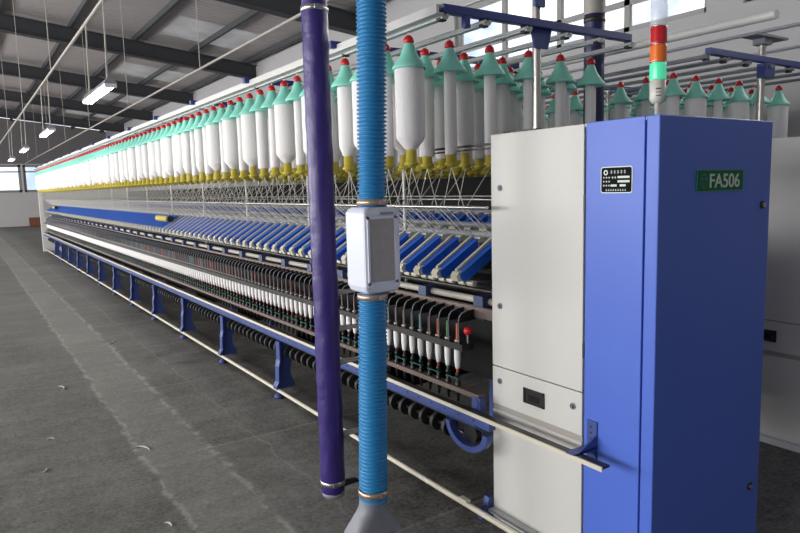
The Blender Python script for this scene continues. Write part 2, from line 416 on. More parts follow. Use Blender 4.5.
def merge(dst, src, dx, dy, dz=0):
    n = len(dst.v); dst.v += [(a + dx, b_ + dy, c + dz) for a, b_, c in src.v]; dst.f += [[i + n for i in f] for f in src.f]; dst.m += src.m; dst.sm += src.sm
WP = .10; s0 = spindle_me(False); p0 = sep_bm()
for k in range(NSP):
    y = SY0 + PITCH * k
    if k < 100:
        put('spindle', sp_me[k % 2], fr, (SX - MX, y - Y0, 0)); put('wharve', wh_me, fr, (2.01 - MX, WP * k + 2.62 - Y0, .36))
        put('separator', sep_me, fr, (1.952 - MX, y - Y0 - PITCH / 2, 0)); put('spinning_ring', ring_me, fr, (SX - MX, y - Y0, 0))
    else:
        merge(rest_s, s0, SX, y); merge(rest_w, wh, 2.01, WP * k + 2.62, .36) if WP * k + 2.62 < 21.3 else None; merge(rest_p, p0, 1.952, y - PITCH / 2); merge(rest_r, ring_bm, SX, y)
F(rest_s, 'spindle', [M['dark_steel'], M['spindle_green']], stuff=True); F(rest_w, 'wharve', [M['wheel'], M['dark_steel']], stuff=True)
F(rest_p, 'separator', [M['black'], M['nozzle']], stuff=True); F(rest_r, 'spinning_ring', M['ivory'], stuff=True)
F(MB().cyl((2.01, 2.35, .36), (2.01, YF, .36), .012, n=8), 'pulley_shaft', M['dark_steel'])
# end fittings of the spindle section
F(MB().lathe([(0, .878), (.010, .88), (.018, .888), (.021, .899), (.018, .911), (.010, .918), (0, .92)], 1.985, 2.43, 14, 0).cyl((1.985, 2.43, .838), (1.985, 2.43, .885), .005, n=8, m=1), 'stop_knob', [M['red'], M['steel']])
F(MB().box(1.945, 1.985, 2.30, 2.36, .535, .60).cyl((1.94, 2.33, .575), (1.99, 2.33, .575), .022, n=12), 'end_bracket', M['frame_blue'], bevel=.004)
b = MB(); CY = 2.385
def arc_(r, rz): return [(CY - r * math.cos(t), .44 - rz * math.sin(t)) for t in [PI * i / 16 for i in range(17)]]
o_, i_ = arc_(.155, .115), arc_(.125, .088)
for j in range(16): b.prism([o_[j], o_[j + 1], i_[j + 1], i_[j]], 'x', 1.925, 1.965, 0)
b.cyl((1.97, CY + .02, .395), (2.0, CY + .02, .395), .05, n=18, m=1)
F(b, 'pulley_bracket', [M['frame_blue'], M['black']])
# feet
poly = [(1.93, .445), (1.93, .30), (1.918, .25), (1.914, .13), (1.895, .10), (1.895, .075), (2.05, .075), (2.05, .10), (2.03, .14), (2.012, .2), (2.022, .27), (2.06, .33), (2.12, .38), (2.14, .445)]
footm = MB().prism([(a - 1.92, z) for a, z in poly], 'y', -.02, .02)
edge = [(a, z) for a, z in poly[:6]]
for (a, z), (a2, z2) in zip(edge, edge[1:]):
    footm.prism([(a - 1.925, z), (a2 - 1.925, z2), (a2 - 1.913, z2), (a - 1.913, z)], 'y', -.035, .035)
foot_me = footm.mesh('support_leg', M['frame_blue'])
pad_me = MB().lathe([(0, .075), (.008, .075), (.008, .03), (.035, .026), (.038, .0), (0, 0)], n=14).mesh('foot_pad', M['frame_blue'])
for k in range(14):
    y = 3.34 + 1.32 * k - 1.32
    if y < 2.3 or y > 20: continue
    l = put('support_leg', foot_me, fr, (1.92 - MX, y - Y0, 0)); put('foot_pad', pad_me, l, (.0, .0, 0))
    F(MB().box(2.1, 2.9, y - .03, y + .03, .36, .60), 'cross_beam', M['charcoal'])
    F(MB().box(2.93, 3.06, y - .02, y + .02, .0, .44), 'support_leg', M['frame_blue'])
F(MB().prism([(1.95, 0), (2.02, 0), (2.02, .10), (1.995, .10), (1.98, .05), (1.95, .035)], 'y', 2.297, 2.33), 'rail_mount', M['frame_blue']); F(MB().box(1.895, 1.925, 2.35, 2.41, .077, .09), 'rail_clamp', M['cream'], bevel=.003)
# weighting arms: one to every two spindles
def arm_bm(ridge=True):
    b = MB(); w = .03
    b.prism([(-.165, -.075), (-.16, -.10), (-.13, -.115), (.10, .02), (.115, .06), (.08, .07), (-.125, -.052)], 'y', -w, w, 0)
    if ridge: b.prism([(-.15, -.068), (-.125, -.054), (.085, .072), (.09, .082), (.075, .084), (-.13, -.043), (-.152, -.056)], 'y', w - .018, w - .002, 1)
    b.prism([(-.185, -.085), (-.175, -.11), (-.155, -.112), (-.143, -.07), (-.15, -.062), (-.17, -.066)], 'y', -w + .006, w - .006, 1)
    b.prism([(.075, .055), (.09, .04), (.15, .05), (.155, .068), (.12, .08), (.09, .078)], 'y', -w - .004, w + .004, 1)
    b.box(.08, .15, -w - .008, w + .008, .0, .05, 2)
    return b
AM = [M['arm_blue'], M['cream_arm'], M['nozzle']]
arm_me = arm_bm().mesh('weighting_arm', AM); armb = arm_bm(False); arm_me2 = armb.mesh('weighting_arm', AM)
rol = MB().cyl((0, -.055, 0), (0, -.012, 0), .015, n=10).cyl((0, .012, 0), (0, .055, 0), .015, n=10).cyl((0, -.06, 0), (0, .06, 0), .005, n=6, m=1)
rol_me = rol.mesh('top_roller', [M['cream_arm'], M['steel']])
resta = MB(); AXc, AZc = 2.11, 1.255
na = NSP // 2
for k in range(na):
    y = SY0 + PITCH * (2 * k + .5) - .08
    if k < 100:
        a = put('weighting_arm', arm_me if k < 36 else arm_me2, fr, (AXc - MX, y - Y0, AZc)); put('top_roller', rol_me, a, (-.10, 0, -.125))
    else: merge(resta, armb, AXc, y, AZc)
far = MB(); far.v = [(-a, b_, c) for a, b_, c in armb.v]; far.f = armb.f; far.m = armb.m; far.sm = armb.sm
for k in range(na): merge(resta, far, 2 * MX - AXc, SY0 + PITCH * (2 * k + .5), AZc)
F(resta, 'weighting_arm', AM, stuff=True)
# creel
ROWX = [1.85, 2.097, 2.361, 2.641, 2.89, 3.142]
RP = .2095; RY0 = 2.68
F(MB().box(1.785, 1.80, 2.37, YF, 2.343, 2.382).box(1.80, 1.828, 2.37, YF, 2.343, 2.349).box(1.80, 1.828, 2.37, YF, 2.376, 2.382), 'creel_channel', M['channel'])
for X in ROWX:
    F(MB().box(X - .016, X + .016, 2.39, YF, 2.332, 2.342).cyl((X - .013, 2.39, 2.346), (X - .013, YF, 2.346), .009, n=8).cyl((X + .013, 2.39, 2.346), (X + .013, YF, 2.346), .009, n=8), 'creel_rail', M['rail_steel'])
for k in range(16):
    y = 2.42 if k == 0 else 3.3 + 1.32 * (k - 1)
    if y > 21.4: continue
    bar = F(MB().box(1.85 if k == 0 else 1.75, 3.15, y - .02, y + .02, 2.362, 2.400), 'cross_arm', M['bar_blue'], bevel=.003)
    if k < 6:
        for X in ROWX: MB().box(X - .018, X + .018, y - .014, y + .014, 2.326, 2.362).build('rail_clip', M['black'], bar)
    if k == 0:
        F(MB().cyl((MX, 2.47, .98), (MX, 2.47, 2.95), .022, n=20), 'creel_column', M['steel'])
        MB().prism([(MX - .07, 2.362), (MX + .07, 2.362), (MX + .045, 2.27), (MX - .045, 2.27)], 'y', 2.435, 2.447, 0).build('column_bracket', M['bar_blue'], bar)
        MB().box(1.97, 2.0, 2.40, 2.425, 2.31, 2.362).build('column_bracket', M['bar_blue'], bar)
        F(MB().box(MX - .05, MX + .02, 2.43, 2.445, 2.47, 2.56), 'track_clamp', M['frame_blue'])
    else:
        for X in (2.22,): F(MB().cyl((X, y, .95), (X, y, 2.362), .0095, n=10), 'creel_post', M['white_paint'])
        for X in (1.95, 3.03):
            s_ = -1 if X < MX else 1
            F(MB().cyl((X, y, 1.497), (2.22 if s_ < 0 else 2.76, y, 1.52), .006, n=6), 'rod_bracket', M['dark_steel'])
# tail post
F(MB().box(1.86, 1.96, YF, YF + .1, 0, 1.69), 'tail_post', M['white_paint']); F(MB().box(1.96, 3.06, YF, YF + .1, 0, 1.0), 'tail_cover', M['white_paint'])
F(MB().box(1.80, 3.2, YF, YF + .06, 2.335, 2.38), 'tail_bar', M['cream'])
# roving strands
LEAN = ((0, .06), (1, -.12), (0, .20), (1, -.27), (2, -.44), (2, -.30))
def strand(r, k, d):
    y = RY0 + RP * k; ys = y + d
    if ys < Y0 - .05: return None
    return [(ROWX[r], y, 1.693), (1.953, ys, 1.5065), (2.15, max(ys + .01, Y0), 1.34)]
rs = MB(); cnt = 0
for k in range(90):
    for r, d in LEAN:
        pts = strand(r, k, d)
        if not pts: continue
        if cnt < 100: F(MB().tube(pts, .0023, 5), 'roving_strand', M['strand']); cnt += 1
        else: rs.tube(pts, .0022, 4)
F(rs, 'roving_strand', M['strand'], stuff=True)

# ------------------------------------------------------------------ roving bobbins (local z = 0 at 1.685)
def prof_pack(r):
    if r > .045: return [(.0, .09), (.022, .09), (.032, .10), (r * .94, .142), (r, .158), (r, .472), (r * .9, .486), (.02, .515)]
    return [(0, .07), (r * .92, .07), (r, .08), (r, .48), (r * .9, .50), (.015, .51)]
def pieces(r, n):
    cup = MB().lathe([(0, .008), (.020, .008), (.021, .016), (.035, .018), (.036, .030), (.0275, .034), (.0265, .09), (.02, .094), (0, .094)], n=n)
    pack = MB().lathe(prof_pack(r), n=n)
    cap = MB().lathe([(.080, .430), (.084, .434), (.082, .446), (.072, .466), (.056, .492), (.043, .520), (.034, .548), (.027, .574), (.0215, .592), (.0215, .597), (0, .598)], n=n)
    cap.lathe([(.080, .430), (.06, .475), (.03, .5)], n=n); cap.v = [(a, b_, .598 - (.598 - z) * .74) for a, b_, z in cap.v]
    knob = MB().lathe([(.022, .594), (.0255, .60), (.0255, .612), (.020, .623), (.010, .632), (0, .634)], n=n)
    hook = MB().cyl((0, 0, .622), (0, 0, .66), .0035, n=6)
    return [('base_cup', cup, M['yellow']), ('roving_package', pack, M['roving']), ('dust_cap', cap, M['teal']), ('knob', knob, M['red']), ('hanger_pin', hook, M['steel'])]
RAD = [.031, .050, .072, .041]
near_me, far_me = {}, {}
for i, r in enumerate(RAD):
    near_me[i] = [(n_, b_.mesh(n_, m_)) for n_, b_, m_ in pieces(r, 20)]
    allb = MB(); ms = []
    for j, (n_, b_, m_) in enumerate(pieces(r, 10)):
        b_.m = [j] * len(b_.m); merge(allb, b_, 0, 0); ms.append(m_)
    far_me[i] = allb.mesh('roving_bobbin', ms)
BZ = 1.685
protos = {}
KIND = {0: 'nearly empty', 1: 'half full', 2: 'fat full', 3: 'slim'}
ROWN = ['front creel row', 'second creel row', 'third creel row', 'fourth creel row', 'fifth creel row', 'back creel row']
def bobbin(X, y, i, near, label, group):
    if near:
        if i not in protos:
            r = thing('roving_bobbin', label, 'bobbin', (X, y, BZ), group)
            for n_, me in near_me[i]: put(n_, me, r)
            protos[i] = r
        else:
            r = copy_tree(protos[i], (X, y, BZ)); tag(r, label, 'bobbin', group)
    else:
        r = put('roving_bobbin', far_me[i], None, (X, y, BZ)); tag(r, label, 'bobbin', group)
front = {0: 2, 1: 0, 2: 2, 3: 1, 4: 0, 5: 2, 6: 0, 7: 2, 8: 0, 9: 3, 10: 2, 11: 0, 12: 2, 13: 0, 14: 2, 15: 3, 16: 1}
cyc = [2, 0, 1, 2, 0, 2, 3, 1]
for r in range(6):
    nk = [90, 90, 60, 24, 20, 16][r]
    for k in range(nk):
        y = RY0 + RP * k + (.0 if r == 0 else (.0 if k == 0 else .0))
        if y > 21.55: continue
        if r == 0: i = front.get(k, cyc[k % 8])
        else: i = 0 if k == 0 else (3 if r > 2 else [3, 1, 0, 1, 3, 2, 0, 1][(k + r * 3) % 8])
        lab = '%s white roving bobbin, %s from near end of %s, long machine' % (KIND[i], ordn(k + 1), ROWN[r])
        bobbin(ROWX[r], y, i, k < (26, 16, 10, 6, 6, 6)[r], lab, 'roving bobbins hanging in the creel of the long machine')

# ------------------------------------------------------------------ yarn cops on the spindles
def cop_pieces(tip, n):
    y_ = MB().lathe([(0, .0), (.0105, .0), (.013, .015), (.0165, .045), (.0168, .10), (.0155, .125), (.009, .135), (0, .135)], n=n)
    t_ = MB().lathe([(0, -.022), (.0072, -.022), (.008, .003), (.0075, .05), (.0068, .13), (.0058, .225), (.004, .228), (0, .228)], n=n); pass
    return y_, t_
cop_near = []; cop_far = []
for t in TIPS:
    y_, t_ = cop_pieces(t, 12); cop_near.append((y_.mesh('yarn_package', M['cop_yarn']), t_.mesh('tube', t)))
    y_, t_ = cop_pieces(t, 7); t_.m = [1] * len(t_.m); merge(y_, t_, 0, 0); cop_far.append(y_.mesh('yarn_cop', [M['cop_yarn'], t]))
TN = ['orange', 'green', 'rust', 'brown', 'teal', 'dark', 'plum']
seq = [0, 1, 2, 3, 4, 5, 3]
for k in range(NSP):
    i = seq[k] if k < 7 else random.choice([3, 3, 5, 6, 5, 3, 6, 4, 2])
    y = SY0 + PITCH * k; loc = (SX, y, .70)
    lab = 'white yarn cop on %s tube, %s spindle from the near end' % (TN[i], ordn(k + 1))
    if k < 60:
        r = thing('yarn_cop', lab, 'yarn cop', loc, 'yarn cops on the spindles of the long machine'); put('yarn_package', cop_near[i][0], r); put('tube', cop_near[i][1], r)
    else: tag(put('yarn_cop', cop_far[i], None, loc), lab, 'yarn cop', 'yarn cops on the spindles of the long machine')

# ------------------------------------------------------------------ gear cabinets
def text_me(s, size, ext):
    c = bpy.data.curves.new('lettering', 'FONT'); c.body = s; c.size = size; c.extrude = ext; c.offset = .0007; c.align_x = 'LEFT'
    o = bpy.data.objects.new('lettering', c); COL.objects.link(o)
    bpy.context.view_layer.update()
    me = bpy.data.meshes.new_from_object(o.evaluated_get(bpy.context.evaluated_depsgraph_get()))
    bpy.data.objects.remove(o); me.name = 'lettering'; return me
def cabinet(dx, label, detail):
    X0, X1, YA, YB, H = 2.02 + dx, 2.76 + dx, 1.42, 2.292, 1.822
    c = thing('gear_cabinet', label, 'machine cabinet', (X0 + .38, 1.87, 0))
    P = lambda bm, name, m, **k: bm.build(name, m, c, **k)
    P(MB().box(X0 + .012, X1 - .012, YA + .056, YB - .004, .0, H - .012), 'inner_body', M['charcoal'])
    P(MB().box(X0 + .004, X1 - .004, YA + .056, YB, H - .012, H), 'top_plate', M['blue_panel'] if False else M['grey_panel'], bevel=.002)
    d = P(MB().box(X0, X0 + .02, 1.752, YB, .757, H), 'upper_door', M['grey_panel'], bevel=.003)
    l = P(MB().box(X0, X0 + .02, 1.752, YB, .572, .753), 'middle_panel', M['grey_panel'], bevel=.003)
    P(MB().box(X0 + .004, X0 + .02, 1.752, YB, .545, .571), 'rail_shade_strip', M['grey_hose'])  # recessed strip, its darker grey standing in for the rail's shadow band
    P(MB().box(X0, X0 + .02, 1.752, YB, .05, .544), 'lower_panel', M['grey_panel'], bevel=.003)
    P(MB().box(X0 - .035, X0 + .02, 1.6, YB, .035, .05).box(X0 - .0, X0 + .02, 1.6, YB, 0, .035), 'base_ledge', M['rail_steel'])
    for par, (y, z) in ((d, (2.231, 1.583)), (d, (2.237, 1.044)), (l, (2.241, .688)), (l, (1.799, .687))):
        MB().cyl((X0 - .004, y, z), (X0, y, z), .0145, n=18, m=0).cyl((X0 - .006, y, z), (X0 - .003, y, z), .009, n=14, m=1).box(X0 - .0075, X0 - .005, y - .002, y + .002, z - .007, z + .007, 0).build('lock', [M['nozzle'], M['dark_steel']], par)
    b = MB().box(X0 - .003, X0 + .001, 1.957, 2.083, .630, .698, 0)
    b.box(X0 - .006, X0 - .003, 1.957, 2.083, .690, .698, 0).box(X0 - .006, X0 - .003, 1.957, 2.083, .630, .638, 0).box(X0 - .006, X0 - .003, 1.957, 1.967, .630, .698, 0).box(X0 - .006, X0 - .003, 2.073, 2.083, .63, .698, 0)
    b.box(X0 - .005, X0 - .003, 1.99, 2.05, .645, .672, 1)
    b.build('recessed_handle', [M['black'], M['charcoal']], l)
    for z in (1.52, .93): P(MB().box(X0 - .001, X0 + .012, 1.742, 1.752, z - .03, z + .03), 'hinge', M['black'])
    P(MB().box(X0, X0 + .02, 1.480, 1.742, 0, H + .003), 'side_panel', M['blue_panel'], bevel=.003)
    e = P(MB().box(X0, X1, YA, YA + .053, 0, H + .003), 'end_door', M['blue_panel'], bevel=.004)
    P(MB().box(X1 - .02, X1, 1.488, YB, 0, H), 'back_panel', M['blue_panel'], bevel=.003)
    for (x, z) in ((2.700 + dx, 1.49), (2.69 + dx, .296)):
        MB().cyl((x, YA - .005, z), (x, YA, z), .016, n=16, m=0).cyl((x, YA - .012, z), (x, YA - .004, z), .010, n=12, m=1).build('lock', [M['dark_steel'], M['steel']], e)
    # bracket carrying the doffing rail
    br = MB().box(X0 - .006, X0, 1.672, 1.72, .48, .655, 0)
    br.prism([(X0 - .006, .60), (X0 - .006, .50), (X0 - .02, .535), (X0 - .10, .55), (X0 - .10, .557)], 'y', 1.672, 1.68, 0)
    br.box(X0 - .135, X0 - .003, 1.672, 1.715, .5485, .5545, 0)
    for z in (.63, .605, .58, .49): br.cyl((X0 - .0065, 1.7, z), (X0 - .005, 1.7, z), .005, n=10, m=1)
    P(br, 'rail_bracket', [M['frame_blue'], M['black']])
    if detail:
        P(MB().box(2.09, 2.24, 2.08, 2.285, H, H + .014), 'top_cover_plate', M['black'])
        # green model plate on the end door
        x0, x1, z0, z1 = 2.240, 2.549, 1.553, 1.633
        pl = MB().box(x0, x1, YA - .003, YA, z0, z1, 0)
        t = .0025
        for q in ((x0, x1, z1 - t, z1), (x0, x1, z0, z0 + t), (x0, x0 + t, z0, z1), (x1 - t, x1, z0, z1)): pl.box(q[0], q[1], YA - .004, YA - .003, q[2], q[3], 1)
        pp = pl.build('model_plate', [M['green_plate'], M['plate_edge']], e, label='green plate with silver lettering')
        em = MB(); cx, cz = x0 + .043, (z0 + z1) / 2 - .002
        n = 24
        for (ro, ri) in ((.027, .021), (.013, .008)):
            vs = [(cx + q * math.cos(2 * PI * i / n), YA - .0045, cz + q * 1.05 * math.sin(2 * PI * i / n)) for q in (ro, ri) for i in range(n)]
            em.add(vs, [(i, (i + 1) % n, n + (i + 1) % n, n + i) for i in range(n)])
        for a_ in range(3):
            t_ = a_ * 2 * PI / 3 + .5; em.box(cx + .017 * math.cos(t_) - .004, cx + .017 * math.cos(t_) + .004, YA - .0045, YA - .004, cz + .017 * math.sin(t_) - .004, cz + .017 * math.sin(t_) + .004)
        em.build('emblem', M['emblem'], pp)
        me = text_me('FA506', .074, .0008); me.materials.append(M['plate_silver'])
        o = put('lettering', me, pp); xs = [v.co.x for v in me.vertices]; zsv = [v.co.y for v in me.vertices]
        wtx, htx = max(xs) - min(xs), max(zsv) - min(zsv)
        sx_, sz_ = .20 / wtx, .053 / htx
        off = wloc(pp)
        me.transform(Matrix.Translation((2.322 - off.x, YA - .0042 - off.y, (z0 + z1) / 2 - .027 - off.z)) @ Matrix.Rotation(PI / 2, 4, 'X') @ Matrix.Diagonal((sx_, sz_, 1, 1)) @ Matrix.Translation((-min(xs), -min(zsv), 0)))
        # black data plate on the side
        ya, yb, za, zb = 1.527, 1.668, 1.556, 1.654
        def rr(y0, y1, z0, z1, r):
            o_ = []
            for cy_, cz_, s_ in ((y1 - r, z1 - r, 0), (y0 + r, z1 - r, 1), (y0 + r, z0 + r, 2), (y1 - r, z0 + r, 3)):
                for i in range(5): t_ = (s_ + i / 4) * PI / 2; o_.append((cy_ + r * math.cos(t_), cz_ + r * math.sin(t_)))
            return o_
        dp = MB().prism(rr(ya, yb, za, zb, .01), 'x', X0 - .002, X0, 1).prism(rr(ya + .0035, yb - .0035, za + .0035, zb - .0035, .008), 'x', X0 - .003, X0 - .002, 0)
        # letters run from +Y (left in view) to -Y
        def ln(u0, u1, w0, w1): dp.box(X0 - .0036, X0 - .003, yb - u1 * (yb - ya), yb - u0 * (yb - ya), za + w0 * (zb - za), za + w1 * (zb - za), 1)
        vs = [(X0 - .0036, yb - .17 * .141 + q * math.cos(2 * PI * i / 16), za + .78 * .098 + q * math.sin(2 * PI * i / 16)) for q in (.010, .005) for i in range(16)]
        dp.add(vs, [(i, (i + 1) % 16, 16 + (i + 1) % 16, 16 + i) for i in range(16)], 1)
        for i in range(5):
            u = .32 + i * .105
            ln(u, u + .06, .76, .775); ln(u, u + .06, .82, .835); ln(u + .025, u + .04, .73, .86)
        for w in (.60, .45, .30):
            for i in range(3): ln(.08 + i * .085, .08 + i * .085 + .06, w - .02, w); ln(.08 + i * .085 + .02, .08 + i * .085 + .035, w - .05, w + .03)
        ln(.55, .92, .56, .64); ln(.55, .92, .40, .48); ln(.33, .52, .25, .33); ln(.62, .80, .25, .33)
        for i in range(2): ln(.36 + i * .085, .42 + i * .085, .58, .60); ln(.38 + i * .085, .4 + i * .085, .55, .63)
        for i in range(9): ln(.17 + i * .075, .22 + i * .075, .10, .12); ln(.185 + i * .075, .2 + i * .075, .08, .16)
        sp = [o_ for o_ in c.children if o_.name.startswith('side_panel')][0]
        dp.build('data_plate', [M['plate_black'], M['plate_silver']], sp, label='black data plate with silver border')
    return c
cabinet(0, 'tall grey and blue gear cabinet with a green model plate in the foreground', True)
cabinet(1.92, 'grey cabinet of the second machine partly hidden behind the blue cabinet', False)

# ------------------------------------------------------------------ signal tower
tx, ty, tz = 2.122, 1.505, 1.825
t = thing('signal_tower', 'stacked signal light with red, orange and lit green lenses on the blue cabinet', 'signal light', (tx, ty, tz))
T = lambda bm, n, m, **k: bm.build(n, m, t, **k)
T(MB().lathe([(0, tz), (.022, tz), (.022, tz + .004), (.009, tz + .006), (.009, tz + .06), (0, tz + .06)], tx, ty, 16), 'stem', M['tower_base'])
b = MB().lathe([(0, tz + .05), (.018, tz + .05), (.027, tz + .064), (.0275, tz + .131), (0, tz + .131)], tx, ty, 24, 0)
T(b, 'base', M['tower_base'])
lb = MB()
a0 = math.atan2(-ty, -tx)
for (q0, q1, w0, w1, m_) in ((-.25, .5, .055, .078, 0), (-.2, .45, .083, .087, 1), (-.2, .45, .071, .074, 2), (-.2, .45, .059, .062, 1)):
    n = 6; rr_ = .0288 if m_ == 0 else .029
    vs = [(tx + rr_ * math.cos(a0 + q0 + (q1 - q0) * i / n), ty + rr_ * math.sin(a0 + q0 + (q1 - q0) * i / n), tz + .014 + w) for w in (w0, w1) for i in range(n + 1)]
    lb.add(vs, [(i, i + 1, n + 2 + i, n + 1 + i) for i in range(n)], m_)
T(lb, 'label', [M['plate_silver'], M['black'], M['red']])
for i, (m_, nm) in enumerate(((M['lens_green'], 'green_lens'), (M['lens_orange'], 'orange_lens'), (M['lens_red'], 'red_lens'), (M['clear'], 'clear_lens'))):
    z0 = tz + .132 + .062 * i; h = .0585 if i < 3 else .14
    pr = [(0, z0), (.028, z0)]
    if i < 3:
        for j in range(9): pr += [(.0292, z0 + h * (j + .25) / 9), (.0284, z0 + h * (j + .75) / 9)]
    else: pr += [(.029, z0 + .004), (.029, z0 + h - .01)]
    pr += [(.026, z0 + h), (0, z0 + h)]
    T(MB().lathe(pr, tx, ty, 28), nm, m_)
    if i < 3: T(MB().lathe([(.0, z0 + h), (.0275, z0 + h), (.0275, z0 + h + .0035), (0, z0 + h + .0035)], tx, ty, 24), 'ring', M['chrome'])

# ------------------------------------------------------------------ travelling cleaner ducts
px_, py_ = 1.44, 2.85
t = thing('blowing_duct', 'purple film covered vertical duct hanging close above the floor', 'duct', (px_, py_, .06))
def wob(t_, z): return .0007 * math.sin(3 * t_ + 9 * z) + .0007 * math.sin(5 * t_ - 23 * z) + .0006 * math.sin(11 * t_ + 51 * z)
pr = [(.0, .075), (.05, .075), (.058, .085), (.060, .115), (.0605, .13)] + [(.061 + .001 * math.sin(z * 40), z) for z in [.15 + .03 * i for i in range(97)]] + [(0, 3.06)]
MB().lathe(pr, px_, py_, 32, wob=wob).build('sleeve', M['purple'], t)
for z in (.135, 2.425): MB().lathe([(.0625, z - .012), (.0645, z - .011), (.0645, z + .011), (.0625, z + .012)], px_, py_, 32).box(px_ - .03, px_ - .012, py_ - .068, py_ - .056, z - .009, z + .009).build('clamp', M['steel'], t)
MB().lathe([(0, .06), (.052, .06), (.056, .066), (.056, .085), (0, .085)], px_, py_, 28).build('end_cap', M['nozzle'], t)
for z in (1.09, .91, .74, .365, .105):
    b = MB(); n = 12; L_ = .15 if z > .2 else .09
    prof = [(0.05, .022, .016), (.075, .022, .016), (.10, .024, .012), (.05 + L_, .03, .006)]
    vs = [(px_ + a_, py_ + ry * math.cos(2 * PI * k / n), z + rz * math.sin(2 * PI * k / n) + .0) for a_, ry, rz in prof for k in range(n)]
    b.add(vs, [(i * n + k, (i + 1) * n + k, (i + 1) * n + (k + 1) % n, i * n + (k + 1) % n) for i in range(3) for k in range(n)] + [tuple(range(n)), tuple(reversed(range(3 * n, 4 * n)))], 0, True)
    b.build('air_nozzle', M['finger'] if z > .2 else M['black'], t)

bx0, by0, sh = 1.432, 2.45, .031
t = thing('suction_hose', 'bright blue corrugated hose with a white box halfway and grey floor nozzle', 'hose', (bx0, by0, .02))
def hose_prof(z0, z1):
    pr = [(0, z0)]; p = .0172; n = int(round((z1 - z0) / p)); 
    for i in range(n * 6 + 1): pr.append((.0590 + .0062 * math.cos(2 * PI * i / 6) , z0 + p * i / 6))
    return pr + [(0, z0 + p * n)]
MB().lathe(hose_prof(.19, 1.165), bx0, by0, 28, shear=(sh, 0)).build('lower_hose', M['hose'], t)
MB().lathe(hose_prof(1.50, 3.05), bx0, by0, 28, shear=(sh, 0)).build('upper_hose', M['hose'], t)
for z in (.236, 1.128, 1.537): MB().lathe([(.0645, z - .013), (.068, z - .012), (.068, z + .012), (.0645, z + .013)], bx0, by0, 28, shear=(sh, 0)).box(bx0 + sh * z - .005, bx0 + sh * z + .015, by0 - .077, by0 - .062, z - .008, z + .008).build('clamp', M['clamp'], t)
cx = bx0 + sh * 1.34 + .002
b = MB(); x0, x1, y0, y1 = cx - .088, cx + .092, by0 - .083, by0 + .083
sec = [(1.146, .022), (1.158, .008), (1.18, 0), (1.492, 0), (1.510, .008), (1.516, .018)]
vs = []
for z, i_ in sec: vs += [(x0 + i_, y0 + i_, z), (x1 - i_, y0 + i_, z), (x1 - i_, y1 - i_, z), (x0 + i_, y1 - i_, z)]
fs = [(0, 3, 2, 1), (20, 21, 22, 23)] + [(4 * i + k, 4 * i + (k + 1) % 4, 4 * i + 4 + (k + 1) % 4, 4 * i + 4 + k) for i in range(5) for k in range(4)]
b.add(vs, fs)
wb = b.build('sensor_box', M['box_white'], t, bevel=.014)
wy = y0 - .001
b = MB().box(x0 + .022, x1 - .035, wy - .002, wy + .01, 1.20, 1.468, 0)
b.box(x0 + .012, x1 - .022, wy - .006, wy + .004, 1.468, 1.478, 1).box(x0 + .012, x1 - .022, wy - .006, wy + .004, 1.19, 1.20, 1).box(x0 + .012, x0 + .022, wy - .006, wy + .004, 1.19, 1.478, 1).box(x1 - .035, x1 - .022, wy - .006, wy + .004, 1.19, 1.478, 1)
b.build('viewing_window', [M['screen'], M['box_white']], wb)
MB().box(cx - .01, cx + .05, y0 - .012, y0 + .004, 1.486, 1.496).build('catch', M['nozzle'], wb)
# flared floor nozzle
b = MB(); n = 32
def ring_(z, hx, hy, e):
    o_ = []
    for k in range(n):
        t_ = 2 * PI * k / n; c_, s_ = math.cos(t_), math.sin(t_)
        o_.append((bx0 - .004 + sh * z + hx * abs(c_) ** e * (1 if c_ > 0 else -1), by0 + hy * abs(s_) ** e * (1 if s_ > 0 else -1), z))
    return o_
secs = [(.205, .06, .06, 1), (.165, .062, .06, .9), (.14, .078, .058, .7), (.065, .122, .066, .35), (.052, .124, .068, .3)]
vs = sum([ring_(*s_) for s_ in secs], [])
b.add(vs, [(i * n + k, (i + 1) * n + k, (i + 1) * n + (k + 1) % n, i * n + (k + 1) % n) for i in range(4) for k in range(n)], 0, True)
b.add(vs[-n:], [tuple(range(n))])
b.build('floor_nozzle', M['nozzle'], t)

nx, ny = 3.55, 3.0
t = thing('blowing_duct', 'navy film covered duct with grey hose on top, beyond the creel behind the cabinet', 'duct', (nx, ny, .06))
MB().lathe([(0, .06), (.06, .06)] + [(.066 + .001 * math.sin(z * 31), z) for z in [.08 + .05 * i for i in range(53)]] + [(0, 2.70)], nx, ny, 24, wob=wob).build('sleeve', M['navy'], t)
MB().lathe([(.067, 2.63), (.07, 2.632), (.07, 2.662), (.067, 2.664)], nx, ny, 24).build('clamp', M['dark_steel'], t)
pts = []; rs_ = []
for i in range(60):
    u = i / 59; pts.append((nx - .35 * max(0, u - .25) ** 1.6, ny, 2.68 + .42 * u - .12 * max(0, u - .5) ** 2)); rs_.append(.072 if i % 2 else .066)
MB().tube(pts, rs_, 20).build('flexible_hose', M['grey_hose'], t)

